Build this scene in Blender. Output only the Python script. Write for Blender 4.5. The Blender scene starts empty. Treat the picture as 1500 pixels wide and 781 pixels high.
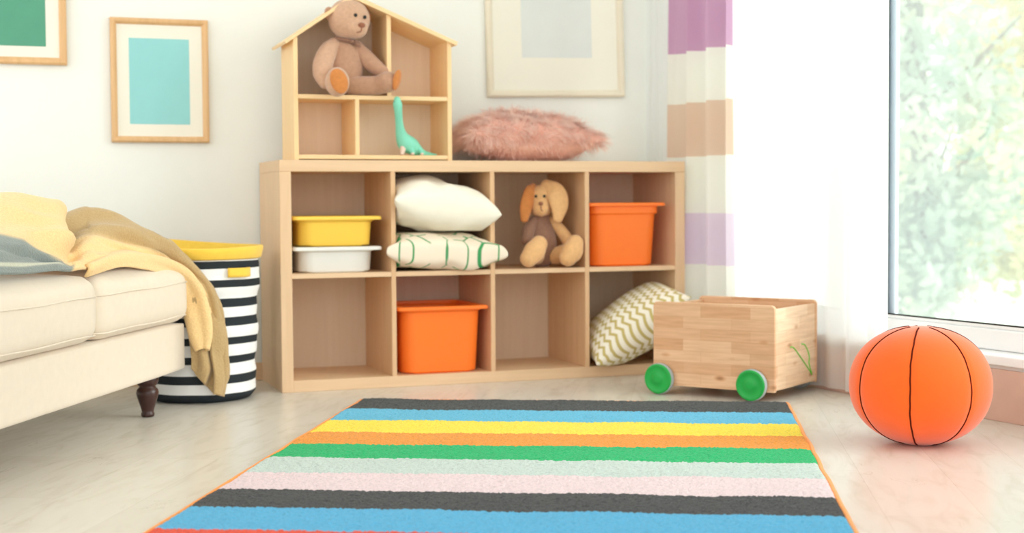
import bpy, bmesh, math, random
import numpy as np
from mathutils import Vector, Matrix, noise
random.seed(7)
S = bpy.context.scene
COL = S.collection
PI = math.pi

# ------------------------------------------------------------------ materials
def lin(c):
    out = []
    for v in c:
        v = v / 255.0
        out.append(v / 12.92 if v <= .04045 else ((v + .055) / 1.055) ** 2.4)
    return (out[0], out[1], out[2], 1.0)

def new_mat(name):
    m = bpy.data.materials.new(name); m.use_nodes = True
    nt = m.node_tree
    return m, nt, nt.nodes, nt.links, nt.nodes['Principled BSDF']

def ramp(N, stops, interp='LINEAR'):
    r = N.new('ShaderNodeValToRGB'); r.color_ramp.interpolation = interp
    e = r.color_ramp.elements
    while len(e) > 1: e.remove(e[-1])
    e[0].position = stops[0][0]; e[0].color = stops[0][1]
    for p, c in stops[1:]:
        n = e.new(p); n.color = c
    return r

def coords(N, L, scale=(1, 1, 1), rot=(0, 0, 0), kind='Object'):
    tc = N.new('ShaderNodeTexCoord'); mp = N.new('ShaderNodeMapping')
    L.new(tc.outputs[kind], mp.inputs['Vector'])
    mp.inputs['Scale'].default_value = scale; mp.inputs['Rotation'].default_value = rot
    return mp.outputs['Vector']

def mix(c, k):
    return tuple(min(1, v * k) for v in c[:3]) + (1,)

def fabric(name, rgb, rough=.9, scale=60, var=.08, bump=.25, sheen=.3, dist=.002):
    m, nt, N, L, P = new_mat(name)
    c = lin(rgb)
    v = coords(N, L)
    n = N.new('ShaderNodeTexNoise'); n.inputs['Scale'].default_value = scale; n.inputs['Detail'].default_value = 4
    L.new(v, n.inputs['Vector'])
    r = ramp(N, [(.3, mix(c, 1 - var)), (.7, mix(c, 1 + var))]); L.new(n.outputs['Fac'], r.inputs['Fac'])
    L.new(r.outputs['Color'], P.inputs['Base Color'])
    P.inputs['Roughness'].default_value = rough
    P.inputs['Specular IOR Level'].default_value = .2
    P.inputs['Sheen Weight'].default_value = sheen
    b = N.new('ShaderNodeBump'); b.inputs['Strength'].default_value = bump; b.inputs['Distance'].default_value = dist
    n2 = N.new('ShaderNodeTexNoise'); n2.inputs['Scale'].default_value = scale * 6; L.new(v, n2.inputs['Vector'])
    L.new(n2.outputs['Fac'], b.inputs['Height']); L.new(b.outputs['Normal'], P.inputs['Normal'])
    return m

def plain(name, rgb, rough=.5, spec=.5, metal=0, var=.03, coat=0, sub=0):
    m, nt, N, L, P = new_mat(name)
    c = lin(rgb)
    n = N.new('ShaderNodeTexNoise'); n.inputs['Scale'].default_value = 9; n.inputs['Detail'].default_value = 2
    L.new(coords(N, L), n.inputs['Vector'])
    r = ramp(N, [(.3, mix(c, 1 - var)), (.7, mix(c, 1 + var))]); L.new(n.outputs['Fac'], r.inputs['Fac'])
    L.new(r.outputs['Color'], P.inputs['Base Color'])
    P.inputs['Roughness'].default_value = rough; P.inputs['Specular IOR Level'].default_value = spec
    P.inputs['Metallic'].default_value = metal; P.inputs['Coat Weight'].default_value = coat
    return m

def wood(name, rgb, axis='Z', var=.09, rough=.45, scale=1.0):
    """fine straight grain running along one axis"""
    m, nt, N, L, P = new_mat(name)
    c = lin(rgb)
    s = {'X': (1.2, 26, 26), 'Y': (26, 1.2, 26), 'Z': (26, 26, 1.2)}[axis]
    v = coords(N, L, tuple(q * scale for q in s))
    n = N.new('ShaderNodeTexNoise'); n.inputs['Scale'].default_value = 2.2; n.inputs['Detail'].default_value = 5
    n.inputs['Distortion'].default_value = .6
    L.new(v, n.inputs['Vector'])
    d = (c[0] * (1 - var), c[1] * (1 - 1.5 * var), c[2] * (1 - 2.2 * var), 1)
    r = ramp(N, [(.32, d), (.68, mix(c, 1 + var * .5))]); L.new(n.outputs['Fac'], r.inputs['Fac'])
    L.new(r.outputs['Color'], P.inputs['Base Color'])
    P.inputs['Roughness'].default_value = rough; P.inputs['Specular IOR Level'].default_value = .35
    return m

def jointed_pine(name, rgb):
    """edge glued pine laths with knots"""
    m, nt, N, L, P = new_mat(name)
    c = lin(rgb)
    tc = N.new('ShaderNodeTexCoord'); sp = N.new('ShaderNodeSeparateXYZ'); cb = N.new('ShaderNodeCombineXYZ')
    ad = N.new('ShaderNodeMath'); ad.operation = 'ADD'
    L.new(tc.outputs['Object'], sp.inputs[0])
    L.new(sp.outputs['X'], ad.inputs[0]); L.new(sp.outputs['Y'], ad.inputs[1])
    L.new(ad.outputs[0], cb.inputs['X']); L.new(sp.outputs['Z'], cb.inputs['Y'])
    br = N.new('ShaderNodeTexBrick')
    br.inputs['Scale'].default_value = 1; br.inputs['Brick Width'].default_value = .17; br.inputs['Row Height'].default_value = .036
    br.inputs['Mortar Size'].default_value = .0004; br.offset = .37; br.squash = 1
    br.inputs['Color1'].default_value = mix(c, 1.08)
    br.inputs['Color2'].default_value = (c[0] * .9, c[1] * .76, c[2] * .66, 1)
    br.inputs['Mortar'].default_value = (c[0] * .8, c[1] * .65, c[2] * .5, 1)
    L.new(cb.outputs[0], br.inputs['Vector'])
    mp = N.new('ShaderNodeMapping'); mp.inputs['Scale'].default_value = (6, 70, 1); L.new(cb.outputs[0], mp.inputs['Vector'])
    n = N.new('ShaderNodeTexNoise'); n.inputs['Scale'].default_value = 1.5; n.inputs['Detail'].default_value = 5; L.new(mp.outputs[0], n.inputs['Vector'])
    r = ramp(N, [(.3, (.82, .76, .7, 1)), (.65, (1, 1, 1, 1))]); L.new(n.outputs['Fac'], r.inputs['Fac'])
    mx = N.new('ShaderNodeMix'); mx.data_type = 'RGBA'; mx.blend_type = 'MULTIPLY'; mx.inputs['Factor'].default_value = .8
    L.new(br.outputs['Color'], mx.inputs[6]); L.new(r.outputs['Color'], mx.inputs[7])
    mp2 = N.new('ShaderNodeMapping'); mp2.inputs['Scale'].default_value = (9, 20, 1); L.new(cb.outputs[0], mp2.inputs['Vector'])
    vo = N.new('ShaderNodeTexVoronoi'); vo.inputs['Scale'].default_value = .9; L.new(mp2.outputs[0], vo.inputs['Vector'])
    r2 = ramp(N, [(.05, (.42, .28, .18, 1)), (.13, (.85, .7, .6, 1)), (.2, (1, 1, 1, 1))]); L.new(vo.outputs['Distance'], r2.inputs['Fac'])
    mx2 = N.new('ShaderNodeMix'); mx2.data_type = 'RGBA'; mx2.blend_type = 'MULTIPLY'; mx2.inputs['Factor'].default_value = .8
    L.new(mx.outputs[2], mx2.inputs[6]); L.new(r2.outputs['Color'], mx2.inputs[7])
    L.new(mx2.outputs[2], P.inputs['Base Color'])
    P.inputs['Roughness'].default_value = .5; P.inputs['Specular IOR Level'].default_value = .3
    return m

def bands(name, axis, stops, rough=.85, scale=1.0, off=0.0, wob=.0):
    """constant colour bands along one object axis; stops in metres mapped by scale"""
    m, nt, N, L, P = new_mat(name)
    tc = N.new('ShaderNodeTexCoord'); sp = N.new('ShaderNodeSeparateXYZ'); L.new(tc.outputs['Object'], sp.inputs[0])
    mm = N.new('ShaderNodeMath'); mm.operation = 'MULTIPLY_ADD'; mm.inputs[1].default_value = scale; mm.inputs[2].default_value = off
    L.new(sp.outputs[axis], mm.inputs[0])
    last = mm
    if wob:
        n = N.new('ShaderNodeTexNoise'); n.inputs['Scale'].default_value = 5; L.new(tc.outputs['Object'], n.inputs['Vector'])
        m2 = N.new('ShaderNodeMath'); m2.operation = 'MULTIPLY_ADD'; m2.inputs[1].default_value = wob
        L.new(n.outputs['Fac'], m2.inputs[0]); L.new(mm.outputs[0], m2.inputs[2]); last = m2
    r = ramp(N, stops, 'CONSTANT'); L.new(last.outputs[0], r.inputs['Fac'])
    L.new(r.outputs['Color'], P.inputs['Base Color']); P.inputs['Roughness'].default_value = rough
    P.inputs['Specular IOR Level'].default_value = .2
    return m

# ------------------------------------------------------------------ mesh helpers
def add_box(bm, lo, hi, M=None, uvw=None):
    vs = []
    for z in (lo[2], hi[2]):
        for x, y in ((lo[0], lo[1]), (hi[0], lo[1]), (hi[0], hi[1]), (lo[0], hi[1])):
            p = Vector((x, y, z)); vs.append(bm.verts.new(M @ p if M else p))
    for f in ((0, 3, 2, 1), (4, 5, 6, 7), (0, 1, 5, 4), (1, 2, 6, 5), (2, 3, 7, 6), (3, 0, 4, 7)):
        bm.faces.new([vs[i] for i in f])
    return vs

def box_bm(lo, hi, M=None):
    bm = bmesh.new(); add_box(bm, lo, hi, M); return bm

def prism(bm, poly, y0, y1, axis='Y'):
    """extrude a polygon given in (x,z) between y0 and y1"""
    def P(a, b, t):
        return (a, t, b) if axis == 'Y' else ((t, a, b) if axis == 'X' else (a, b, t))
    A = [bm.verts.new(P(a, b, y0)) for a, b in poly]; B = [bm.verts.new(P(a, b, y1)) for a, b in poly]
    bm.faces.new(A); bm.faces.new(B[::-1])
    n = len(poly)
    for i in range(n): bm.faces.new((A[i], B[i], B[(i + 1) % n], A[(i + 1) % n]))

def link(name, bm, mat, parent=None, smooth=False, bevel=0, seg=2, M=None, sub=0, solid=0):
    bmesh.ops.recalc_face_normals(bm, faces=bm.faces[:])
    if M is not None: bm.transform(M)
    me = bpy.data.meshes.new(name); bm.to_mesh(me); bm.free()
    if isinstance(mat, (list, tuple)):
        for q in mat: me.materials.append(q)
    else: me.materials.append(mat)
    if smooth:
        for p in me.polygons: p.use_smooth = True
    o = bpy.data.objects.new(name, me); COL.objects.link(o)
    if parent: o.parent = parent
    if solid:
        s = o.modifiers.new('solid', 'SOLIDIFY'); s.thickness = solid; s.offset = 0
    if bevel:
        b = o.modifiers.new('bevel', 'BEVEL'); b.width = bevel; b.segments = seg; b.limit_method = 'ANGLE'; b.angle_limit = math.radians(40)
        for p in me.polygons: p.use_smooth = True
        try: me.set_sharp_from_angle(angle=math.radians(40))
        except Exception: pass
        w = o.modifiers.new('wn', 'WEIGHTED_NORMAL')
    if sub:
        s = o.modifiers.new('sub', 'SUBSURF'); s.levels = sub; s.render_levels = sub
    return o

def thing(name, label, cat, loc=(0, 0, 0), rz=0, group=None):
    o = bpy.data.objects.new(name, None); COL.objects.link(o)
    o.location = loc; o.rotation_euler = (0, 0, rz); o.empty_display_size = .05
    return tag(o, label, cat, group)

def tag(o, label, cat, group=None, kind=None):
    if label: o['label'] = label
    if cat: o['category'] = cat
    if group: o['group'] = group
    if kind: o['kind'] = kind
    return o

def struct(o):
    o['kind'] = 'structure'; return o

def inv(o):
    """world -> local of a root thing"""
    return (Matrix.Translation(o.location) @ Matrix.Rotation(o.rotation_euler[2], 4, 'Z')).inverted()

def cr(pts, n):
    """Catmull-Rom resample of a list of numpy rows"""
    P = [np.array(p, float) for p in pts]
    P = [2 * P[0] - P[1]] + P + [2 * P[-1] - P[-2]]
    out = []
    for i in range(1, len(P) - 2):
        for k in range(n):
            t = k / n
            a, b, c, d = P[i - 1], P[i], P[i + 1], P[i + 2]
            out.append(.5 * ((2 * b) + (c - a) * t + (2 * a - 5 * b + 4 * c - d) * t * t + (3 * b - a - 3 * c + d) * t ** 3))
    out.append(P[-2]); return out

def loft(bm, pts, radii, seg=24, n=6, up=(0, -1, 0), cap=True):
    """organic limb: smooth path with a radius (or rx,ry) per point, rounded ends"""
    rr = [(r, r) if not isinstance(r, (tuple, list)) else r for r in radii]
    rows = cr([list(p) + list(r) for p, r in zip(pts, rr)], n)
    if cap:
        def endcap(a, b, rev):
            d = a[:3] - b[:3]; d = d / (np.linalg.norm(d) + 1e-9)
            R = .5 * (a[3] + a[4]); L = []
            for k in range(1, 7):
                th = k / 6 * PI / 2 * .985
                q = a.copy(); q[:3] = a[:3] + d * R * math.sin(th); q[3] = a[3] * math.cos(th); q[4] = a[4] * math.cos(th)
                L.append(q)
            return L
        rows = endcap(rows[0], rows[1], 0)[::-1] + rows + endcap(rows[-1], rows[-2], 1)
    rings = []
    upv = Vector(up)
    for i, q in enumerate(rows):
        a = rows[max(0, i - 1)][:3]; b = rows[min(len(rows) - 1, i + 1)][:3]
        t = Vector(b - a).normalized()
        s = t.cross(upv)
        if s.length < 1e-4: s = t.cross(Vector((1, 0, .01)))
        s.normalize(); w = s.cross(t).normalized()
        c = Vector(q[:3])
        rings.append([bm.verts.new(c + s * (q[3] * math.cos(2 * PI * k / seg)) + w * (q[4] * math.sin(2 * PI * k / seg))) for k in range(seg)])
    for A, B in zip(rings, rings[1:]):
        for k in range(seg): bm.faces.new((A[k], A[(k + 1) % seg], B[(k + 1) % seg], B[k]))
    bm.faces.new(rings[0][::-1]); bm.faces.new(rings[-1])

def ellipsoid(bm, c, r, R=None, u=24, v=16, fn=None):
    M = Matrix.Translation(c) @ (R.to_4x4() if R else Matrix.Identity(4)) @ Matrix.Diagonal((r[0], r[1], r[2], 1))
    res = bmesh.ops.create_uvsphere(bm, u_segments=u, v_segments=v, radius=1)
    for w in res['verts']:
        if fn: w.co = fn(w.co)
        w.co = M @ w.co

def lathe(bm, prof, c=(0, 0, 0), seg=40, capb=True, capt=True):
    rings = []
    for r, z in prof:
        rings.append([bm.verts.new((c[0] + r * math.cos(2 * PI * k / seg), c[1] + r * math.sin(2 * PI * k / seg), c[2] + z)) for k in range(seg)])
    for A, B in zip(rings, rings[1:]):
        for k in range(seg): bm.faces.new((A[k], A[(k + 1) % seg], B[(k + 1) % seg], B[k]))
    if capb: bm.faces.new(rings[0][::-1])
    if capt: bm.faces.new(rings[-1])
    return rings

def rot(rx=0, ry=0, rz=0):
    from mathutils import Euler
    return Euler((math.radians(rx), math.radians(ry), math.radians(rz)), 'XYZ').to_matrix()

# ------------------------------------------------------------------ palette
M_wall = plain('wall_paint', (240, 243, 239), .9, .1, var=.008)
M_ceil = plain('ceiling_paint', (248, 248, 246), .9, .1, var=.005)
M_white = plain('white_frame_paint', (246, 247, 248), .35, .4, var=.005)
M_oakX = wood('birch_grain_horizontal', (228, 196, 160), 'X', .05)
M_oakZ = wood('birch_grain_upright', (228, 196, 160), 'Z', .05)
M_oakY = wood('birch_grain_deep', (226, 192, 150), 'Y', .05)
M_pineX = wood('pine_grain_horizontal', (246, 214, 166), 'X', .05)
M_pineZ = wood('pine_grain_upright', (246, 212, 162), 'Z', .05)
M_ply = wood('thin_board_back', (236, 218, 196), 'Z', .03)
M_frame = wood('oak_moulding', (222, 182, 134), 'Z', .08)
M_cream = plain('cream_moulding', (232, 224, 204), .5, .3)
M_mat = plain('passepartout_card', (240, 238, 226), .9, .1, var=.005)
M_green_p = plain('sea_green_print', (92, 160, 134), .6, .2, var=.02)
M_teal_p = plain('pale_turquoise_print', (150, 212, 214), .6, .2, var=.02)
M_grey_p = plain('pale_grey_print', (222, 228, 226), .6, .2, var=.02)
M_orange = plain('orange_plastic', (255, 126, 42), .38, .4, var=.01)
M_yellowpl = plain('yellow_plastic', (250, 208, 84), .38, .4, var=.01)
M_whitepl = plain('white_plastic', (232, 232, 228), .35, .4, var=.01)
M_sofa = fabric('cream_linen', (230, 217, 199), scale=40, var=.02, bump=.06)
M_legwood = plain('dark_walnut', (62, 34, 28), .3, .5, var=.1)
M_plush = fabric('tan_plush', (206, 166, 138), scale=90, var=.08, bump=.5, sheen=.5)
M_plushd = fabric('brown_plush', (188, 146, 120), scale=90, var=.08, bump=.5, sheen=.4)
M_plusho = fabric('caramel_plush', (206, 132, 72), scale=90, var=.08, bump=.5, sheen=.3)
M_plushr = fabric('sandy_plush', (228, 180, 126), scale=90, var=.07, bump=.4, sheen=.3)
M_vest = fabric('taupe_knit', (150, 112, 92), scale=120, var=.12, bump=.7, sheen=.3)
M_eye = plain('black_bead', (14, 10, 10), .15, .6)
M_nose = fabric('brown_stitching', (150, 96, 72), scale=100)
M_dino = plain('mint_rubber', (134, 218, 192), .5, .3, var=.06)
M_dinof = plain('pale_claws', (232, 206, 190), .6, .2)
M_ball = fabric('orange_jersey', (252, 102, 30), scale=14, var=.03, bump=.2, sheen=.4)
M_seam = plain('dark_seam_thread', (92, 30, 12), .8, .1)
M_wheel = plain('green_wheel_paint', (28, 168, 72), .4, .4, var=.03)
M_tyre = plain('grey_rubber', (176, 188, 190), .7, .2)
M_axle = plain('steel_axle', (150, 150, 150), .4, .5, metal=.8)
M_pine_j = jointed_pine('glued_pine', (232, 194, 158))
M_pine_l = jointed_pine('glued_pine_end_lit', (240, 214, 184))  # lighter copy of the pine, window light on the end painted in
M_stroke = plain('green_marker', (104, 208, 66), .6, .2)
M_yellowfab = fabric('yellow_canvas', (248, 206, 82), scale=50, var=.03, bump=.2)
M_creamp = fabric('ivory_cotton', (243, 238, 222), scale=30, var=.02, bump=.2)
M_gasket = plain('dark_rubber_gasket', (34, 28, 20), .6, .3)
M_alu = plain('blue_grey_spacer', (222, 232, 252), .4, .4)
M_base_r = plain('dusty_pink_board', (214, 178, 162), .6, .2, var=.05)

# ------------------------------------------------------------------ floor
def floor_mat():
    m, nt, N, L, P = new_mat('pale_laminate')
    v = coords(N, L, (1, 1, 1), (0, 0, math.radians(-62.9)))
    br = N.new('ShaderNodeTexBrick'); br.inputs['Scale'].default_value = 1
    br.inputs['Brick Width'].default_value = 1.2; br.inputs['Row Height'].default_value = .19
    br.inputs['Mortar Size'].default_value = .0012; br.inputs['Mortar Smooth'].default_value = .6; br.offset = .4
    br.inputs['Color1'].default_value = lin((222, 218, 210)); br.inputs['Color2'].default_value = lin((216, 211, 202))
    br.inputs['Mortar'].default_value = lin((208, 202, 192)); L.new(v, br.inputs['Vector'])
    mp = N.new('ShaderNodeMapping'); mp.inputs['Scale'].default_value = (2.2, 9, 1); L.new(v, mp.inputs['Vector'])
    n = N.new('ShaderNodeTexNoise'); n.inputs['Scale'].default_value = 2; n.inputs['Detail'].default_value = 7; n.inputs['Distortion'].default_value = 1.4
    L.new(mp.outputs[0], n.inputs['Vector'])
    r = ramp(N, [(.28, (.83, .79, .74, 1)), (.5, (.97, .96, .95, 1)), (.7, (1, 1, 1, 1))]); L.new(n.outputs['Fac'], r.inputs['Fac'])
    mx = N.new('ShaderNodeMix'); mx.data_type = 'RGBA'; mx.blend_type = 'MULTIPLY'; mx.inputs['Factor'].default_value = .7
    L.new(br.outputs['Color'], mx.inputs[6]); L.new(r.outputs['Color'], mx.inputs[7])
    # hairline cracks
    mp2 = N.new('ShaderNodeMapping'); mp2.inputs['Scale'].default_value = (1.6, 4.5, 1); L.new(v, mp2.inputs['Vector'])
    n2 = N.new('ShaderNodeTexNoise'); n2.inputs['Scale'].default_value = 3; n2.inputs['Detail'].default_value = 3; n2.inputs['Distortion'].default_value = 2
    L.new(mp2.outputs[0], n2.inputs['Vector'])
    r2 = ramp(N, [(.585, (1, 1, 1, 1)), (.592, (.66, .6, .53, 1)), (.6, (1, 1, 1, 1))]); L.new(n2.outputs['Fac'], r2.inputs['Fac'])
    n3 = N.new('ShaderNodeTexNoise'); n3.inputs['Scale'].default_value = 5; L.new(v, n3.inputs['Vector'])
    r3 = ramp(N, [(.56, (0, 0, 0, 1)), (.66, (1, 1, 1, 1))]); L.new(n3.outputs['Fac'], r3.inputs['Fac'])
    mx2 = N.new('ShaderNodeMix'); mx2.data_type = 'RGBA'; mx2.blend_type = 'MULTIPLY'
    L.new(r3.outputs['Color'], mx2.inputs['Factor']); L.new(mx.outputs[2], mx2.inputs[6]); L.new(r2.outputs['Color'], mx2.inputs[7])
    L.new(mx2.outputs[2], P.inputs['Base Color'])
    P.inputs['Roughness'].default_value = .27; P.inputs['Specular IOR Level'].default_value = .45
    return m
o = link('floor', box_bm((-3.2, -6.5, -.05), (2.3, .6, 0)), floor_mat()); struct(o)
o = link('wall_back', box_bm((-3.2, .383, 0), (2.3, .6, 2.6)), M_wall); struct(o)
o = link('ceiling', box_bm((-3.2, -6.5, 2.6), (2.6, .6, 2.7)), M_ceil); struct(o)
o = link('baseboard_back', box_bm((-3.2, .3715, 0), (1.58, .3825, .062)), M_oakX, bevel=.003); struct(o)

# ------------------------------------------------------------------ window wall (5.6 degrees off square)
WA = math.radians(5.6)
W0 = Vector((1.5924, .383, 0)); Wd = Vector((math.sin(WA), -math.cos(WA), 0)); Wn = Vector((-math.cos(WA), -math.sin(WA), 0))
WM = Matrix(((Wd.x, Wn.x, 0, W0.x), (Wd.y, Wn.y, 0, W0.y), (0, 0, 1, 0), (0, 0, 0, 1)))   # (t, off, z) -> world
def wbox(bm, t0, t1, o0, o1, z0, z1): add_box(bm, (t0, o0, z0), (t1, o1, z1), WM)
bm = bmesh.new()
wbox(bm, -.25, 6.5, -.22, 0, 0, .155); wbox(bm, -.25, 6.5, -.22, 0, 2.3, 2.6)
wbox(bm, -.25, .2, -.22, 0, .155, 2.3); wbox(bm, 3.4, 6.5, -.22, 0, .155, 2.3)
struct(link('wall_right', bm, M_wall))
bm = bmesh.new(); wbox(bm, .02, 6.5, .0005, .012, 0, .146)
struct(link('baseboard_right', bm, M_base_r, bevel=.002))
win = bpy.data.objects.new('window_1', None); COL.objects.link(win); struct(win); win.location = W0
wi = Matrix.Translation(-W0)
bm = bmesh.new()
for a in ((.2, 3.4, .185, .245), (.2, 3.4, 2.24, 2.3), (.2, .27, .245, 2.24), (1.03, 1.10, .245, 2.24), (2.2, 2.27, .245, 2.24), (3.33, 3.4, .245, 2.24)):
    wbox(bm, a[0], a[1], -.15, -.075, a[2], a[3])
link('window_frame', bm, M_white, win, bevel=.006, M=wi)
for (t0, t1) in ((.27, 1.03), (1.10, 2.2), (2.27, 3.33)):
    bm = bmesh.new()
    for a in ((t0, t1, .245, .256), (t0, t1, 2.2, 2.24), (t0, t0 + .038, .256, 2.2), (t1 - .038, t1, .256, 2.2)):
        wbox(bm, a[0], a[1], -.13, -.088, a[2], a[3])
    sa = link('sash', bm, M_white, win, bevel=.003, M=wi)
    bm = bmesh.new()
    for a in ((t0 + .038, t1 - .038, .256, .2595), (t0 + .038, t0 + .0540, .2595, 2.2), (t1 - .0435, t1 - .038, .2595, 2.2)):
        wbox(bm, a[0], a[1], -.0995, -.0890, a[2], a[3])
    link('gasket', bm, M_gasket, sa, M=wi)
    bm = bmesh.new(); wbox(bm, t0 + .0385, t0 + .082, -.116, -.106, .2565, 2.2)
    link('spacer_bar', bm, M_alu, sa, M=wi)
    gm = bpy.data.materials.get('window_glass')
    if not gm:
        gm, nt, N, L, P = new_mat('window_glass')
        tr = N.new('ShaderNodeBsdfTransparent'); gl = N.new('ShaderNodeBsdfGlossy'); gl.inputs['Roughness'].default_value = .03
        fr = N.new('ShaderNodeLayerWeight'); fr.inputs['Blend'].default_value = .12
        mxs = N.new('ShaderNodeMixShader'); L.new(fr.outputs['Facing'], mxs.inputs[0]); L.new(tr.outputs[0], mxs.inputs[1]); L.new(gl.outputs[0], mxs.inputs[2])
        tr.inputs[0].default_value = (.97, .99, .98, 1)
        hz = N.new('ShaderNodeBsdfTranslucent'); hz.inputs[0].default_value = (.86, .94, .96, 1)     # pale veil mixed into the glass, paints bright haze over the garden
        mh = N.new('ShaderNodeMixShader'); mh.inputs[0].default_value = .12; L.new(mxs.outputs[0], mh.inputs[1]); L.new(hz.outputs[0], mh.inputs[2])
        L.new(mh.outputs[0], N['Material Output'].inputs['Surface'])
    bm = bmesh.new(); wbox(bm, t0 + .0385, t1 - .0385, -.1045, -.1005, .2565, 2.199)
    link('pane', bm, gm, sa, M=wi)
bm = bmesh.new(); wbox(bm, .21, 3.39, -.149, .020, .157, .1845)
link('window_sill', bm, M_white, win, bevel=.005, M=wi)

# ------------------------------------------------------------------ curtains
def curtain_mat(name, stops, scale, trans=.5, clear=.0):
    m, nt, N, L, P = new_mat(name)
    tc = N.new('ShaderNodeTexCoord'); sp = N.new('ShaderNodeSeparateXYZ'); L.new(tc.outputs['Object'], sp.inputs[0])
    mm = N.new('ShaderNodeMath'); mm.operation = 'MULTIPLY'; mm.inputs[1].default_value = scale; L.new(sp.outputs['Z'], mm.inputs[0])
    r = ramp(N, stops, 'CONSTANT'); L.new(mm.outputs[0], r.inputs['Fac'])
    df = N.new('ShaderNodeBsdfDiffuse'); tl = N.new('ShaderNodeBsdfTranslucent'); tr = N.new('ShaderNodeBsdfTransparent')
    L.new(r.outputs['Color'], df.inputs['Color']); L.new(r.outputs['Color'], tl.inputs['Color'])
    a = N.new('ShaderNodeMixShader'); a.inputs[0].default_value = trans; L.new(df.outputs[0], a.inputs[1]); L.new(tl.outputs[0], a.inputs[2])
    b = N.new('ShaderNodeMixShader'); b.inputs[0].default_value = clear; L.new(a.outputs[0], b.inputs[1]); L.new(tr.outputs[0], b.inputs[2])
    L.new(b.outputs[0], N['Material Output'].inputs['Surface'])
    return m
wht = lin((240, 240, 232))
cst = [(0, wht), (.383 / 2.5, lin((226, 212, 228))), (.576 / 2.5, wht), (.772 / 2.5, lin((226, 202, 182))), (.969 / 2.5, wht),
       (1.161 / 2.5, lin((206, 166, 196))), (1.40 / 2.5, wht), (1.62 / 2.5, lin((226, 202, 182))), (1.82 / 2.5, wht), (2.05 / 2.5, lin((206, 166, 196)))]
def curtain(name, t0, t1, off, amp, waves, mat, parent, ph=0, z0=.012, z1=2.42, nu=140):
    bm = bmesh.new(); nz = 30; rows = []
    for j in range(nz + 1):
        z = z0 + (z1 - z0) * j / nz; row = []
        g = 1 - .25 * j / nz
        for i in range(nu + 1):
            u = i / nu; t = t0 + (t1 - t0) * u
            a = 2 * PI * waves * u + ph
            w = math.sin(a) + .35 * math.sin(1.7 * a + 1) + .2 * math.sin(.3 * a + z * 2)
            tt = t + .25 * (t1 - t0) / waves * math.cos(a + .4) * .4
            row.append(bm.verts.new(WM @ Vector((tt, off + amp * g * w, z))))
        rows.append(row)
    for A, B in zip(rows, rows[1:]):
        for i in range(nu): bm.faces.new((A[i], A[i + 1], B[i + 1], B[i]))
    return link(name, bm, mat, parent, smooth=True)
M_cur = curtain_mat('striped_curtain_cloth', cst, 1 / 2.5, .2)
M_sheer = curtain_mat('sheer_voile', [(0, lin((250, 251, 251)))], 1, .6, .12)
c1 = curtain('striped_curtain', .185, .56, .098, .033, 3, M_cur, None, ph=.5)
tag(c1, 'opaque curtain with plum, tan and lilac bands hanging right of the shelf', 'curtain')
c2 = curtain('sheer_curtain', .42, 1.30, .032, .008, 9, M_sheer, None, nu=260)
tag(c2, 'wide white sheer curtain glowing between the striped curtain and the window glass', 'curtain')
c3 = curtain('sheer_curtain', .01, .17, .10, .012, 4, M_sheer, None, ph=1)
tag(c3, 'narrow greyish sheer curtain against the back wall, left of the striped curtain', 'curtain')
rod = thing('curtain_rod', 'white curtain rod above the window carrying the curtains', 'curtain rod', tuple(WM @ Vector((0, .085, 2.44))))
bm = bmesh.new(); loft(bm, [WM @ Vector((t, .085, 2.44)) for t in (.01, 1.2, 2.4, 3.5)], [.011] * 4, seg=16, up=(0, 0, 1)); link('pole', bm, M_white, rod, True, M=inv(rod))
for t in (.1, 1.8, 3.45):
    bm = bmesh.new(); wbox(bm, t - .012, t + .012, .001, .08, 2.43, 2.45); link('bracket', bm, M_white, rod, bevel=.002, M=inv(rod))

# ------------------------------------------------------------------ pictures
def picture(name, label, x0, x1, z0, z1, fw, mat_w, fm, pm, tilt=0, group=None, mz=None):
    w, h = x1 - x0, z1 - z0
    t = thing(name, label, 'picture', ((x0 + x1) / 2, .381, (z0 + z1) / 2), 0, group)
    t.rotation_euler = (0, tilt, 0)
    hw, hh = w / 2, h / 2
    bm = bmesh.new()
    # four mitred rails with a rounded face
    prof = [(0, 0), (0, -.017), (.25, -.022), (.6, -.021), (.92, -.014), (1, -.010), (1, 0)]
    cs = [(-1, -1), (1, -1), (1, 1), (-1, 1)]
    rings = []
    for (sx, sz) in cs:
        rings.append([bm.verts.new((sx * (hw - a * fw), y, sz * (hh - a * fw))) for a, y in prof])
    for k in range(4):
        A, B = rings[k], rings[(k + 1) % 4]
        for i in range(len(prof) - 1): bm.faces.new((A[i], B[i], B[i + 1], A[i + 1]))
    link('frame', bm, fm, t)
    bm = bmesh.new(); add_box(bm, (-hw + fw * .9, -.009, -hh + fw * .9), (hw - fw * .9, -.002, hh - fw * .9)); link('mount', bm, M_mat, t)
    l, r_, b, tp = mat_w
    bm = bmesh.new(); add_box(bm, (-hw + l, -.0098, -hh + b), (hw - r_, -.0091, hh - tp)); link('print', bm, pm, t)
    return t
picture('framed_picture', 'small oak framed picture with a pale turquoise print, above the sofa', -.496, -.171, .830, 1.249, .021, (.061, .064, .062, .067), M_frame, M_teal_p)
picture('framed_picture', 'oak framed picture with a sea green print, cut off at top left', -1.05, -.635, 1.084, 1.62, .024, (.07, .066, .06, .07), M_frame, M_green_p)
picture('framed_picture', 'large cream framed picture with a pale grey print, above the fluffy cushion', .838, 1.388, 1.012, 1.66, .026, (.138, .13, .146, .14), M_cream, M_grey_p, tilt=-math.radians(1.2))

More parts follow.
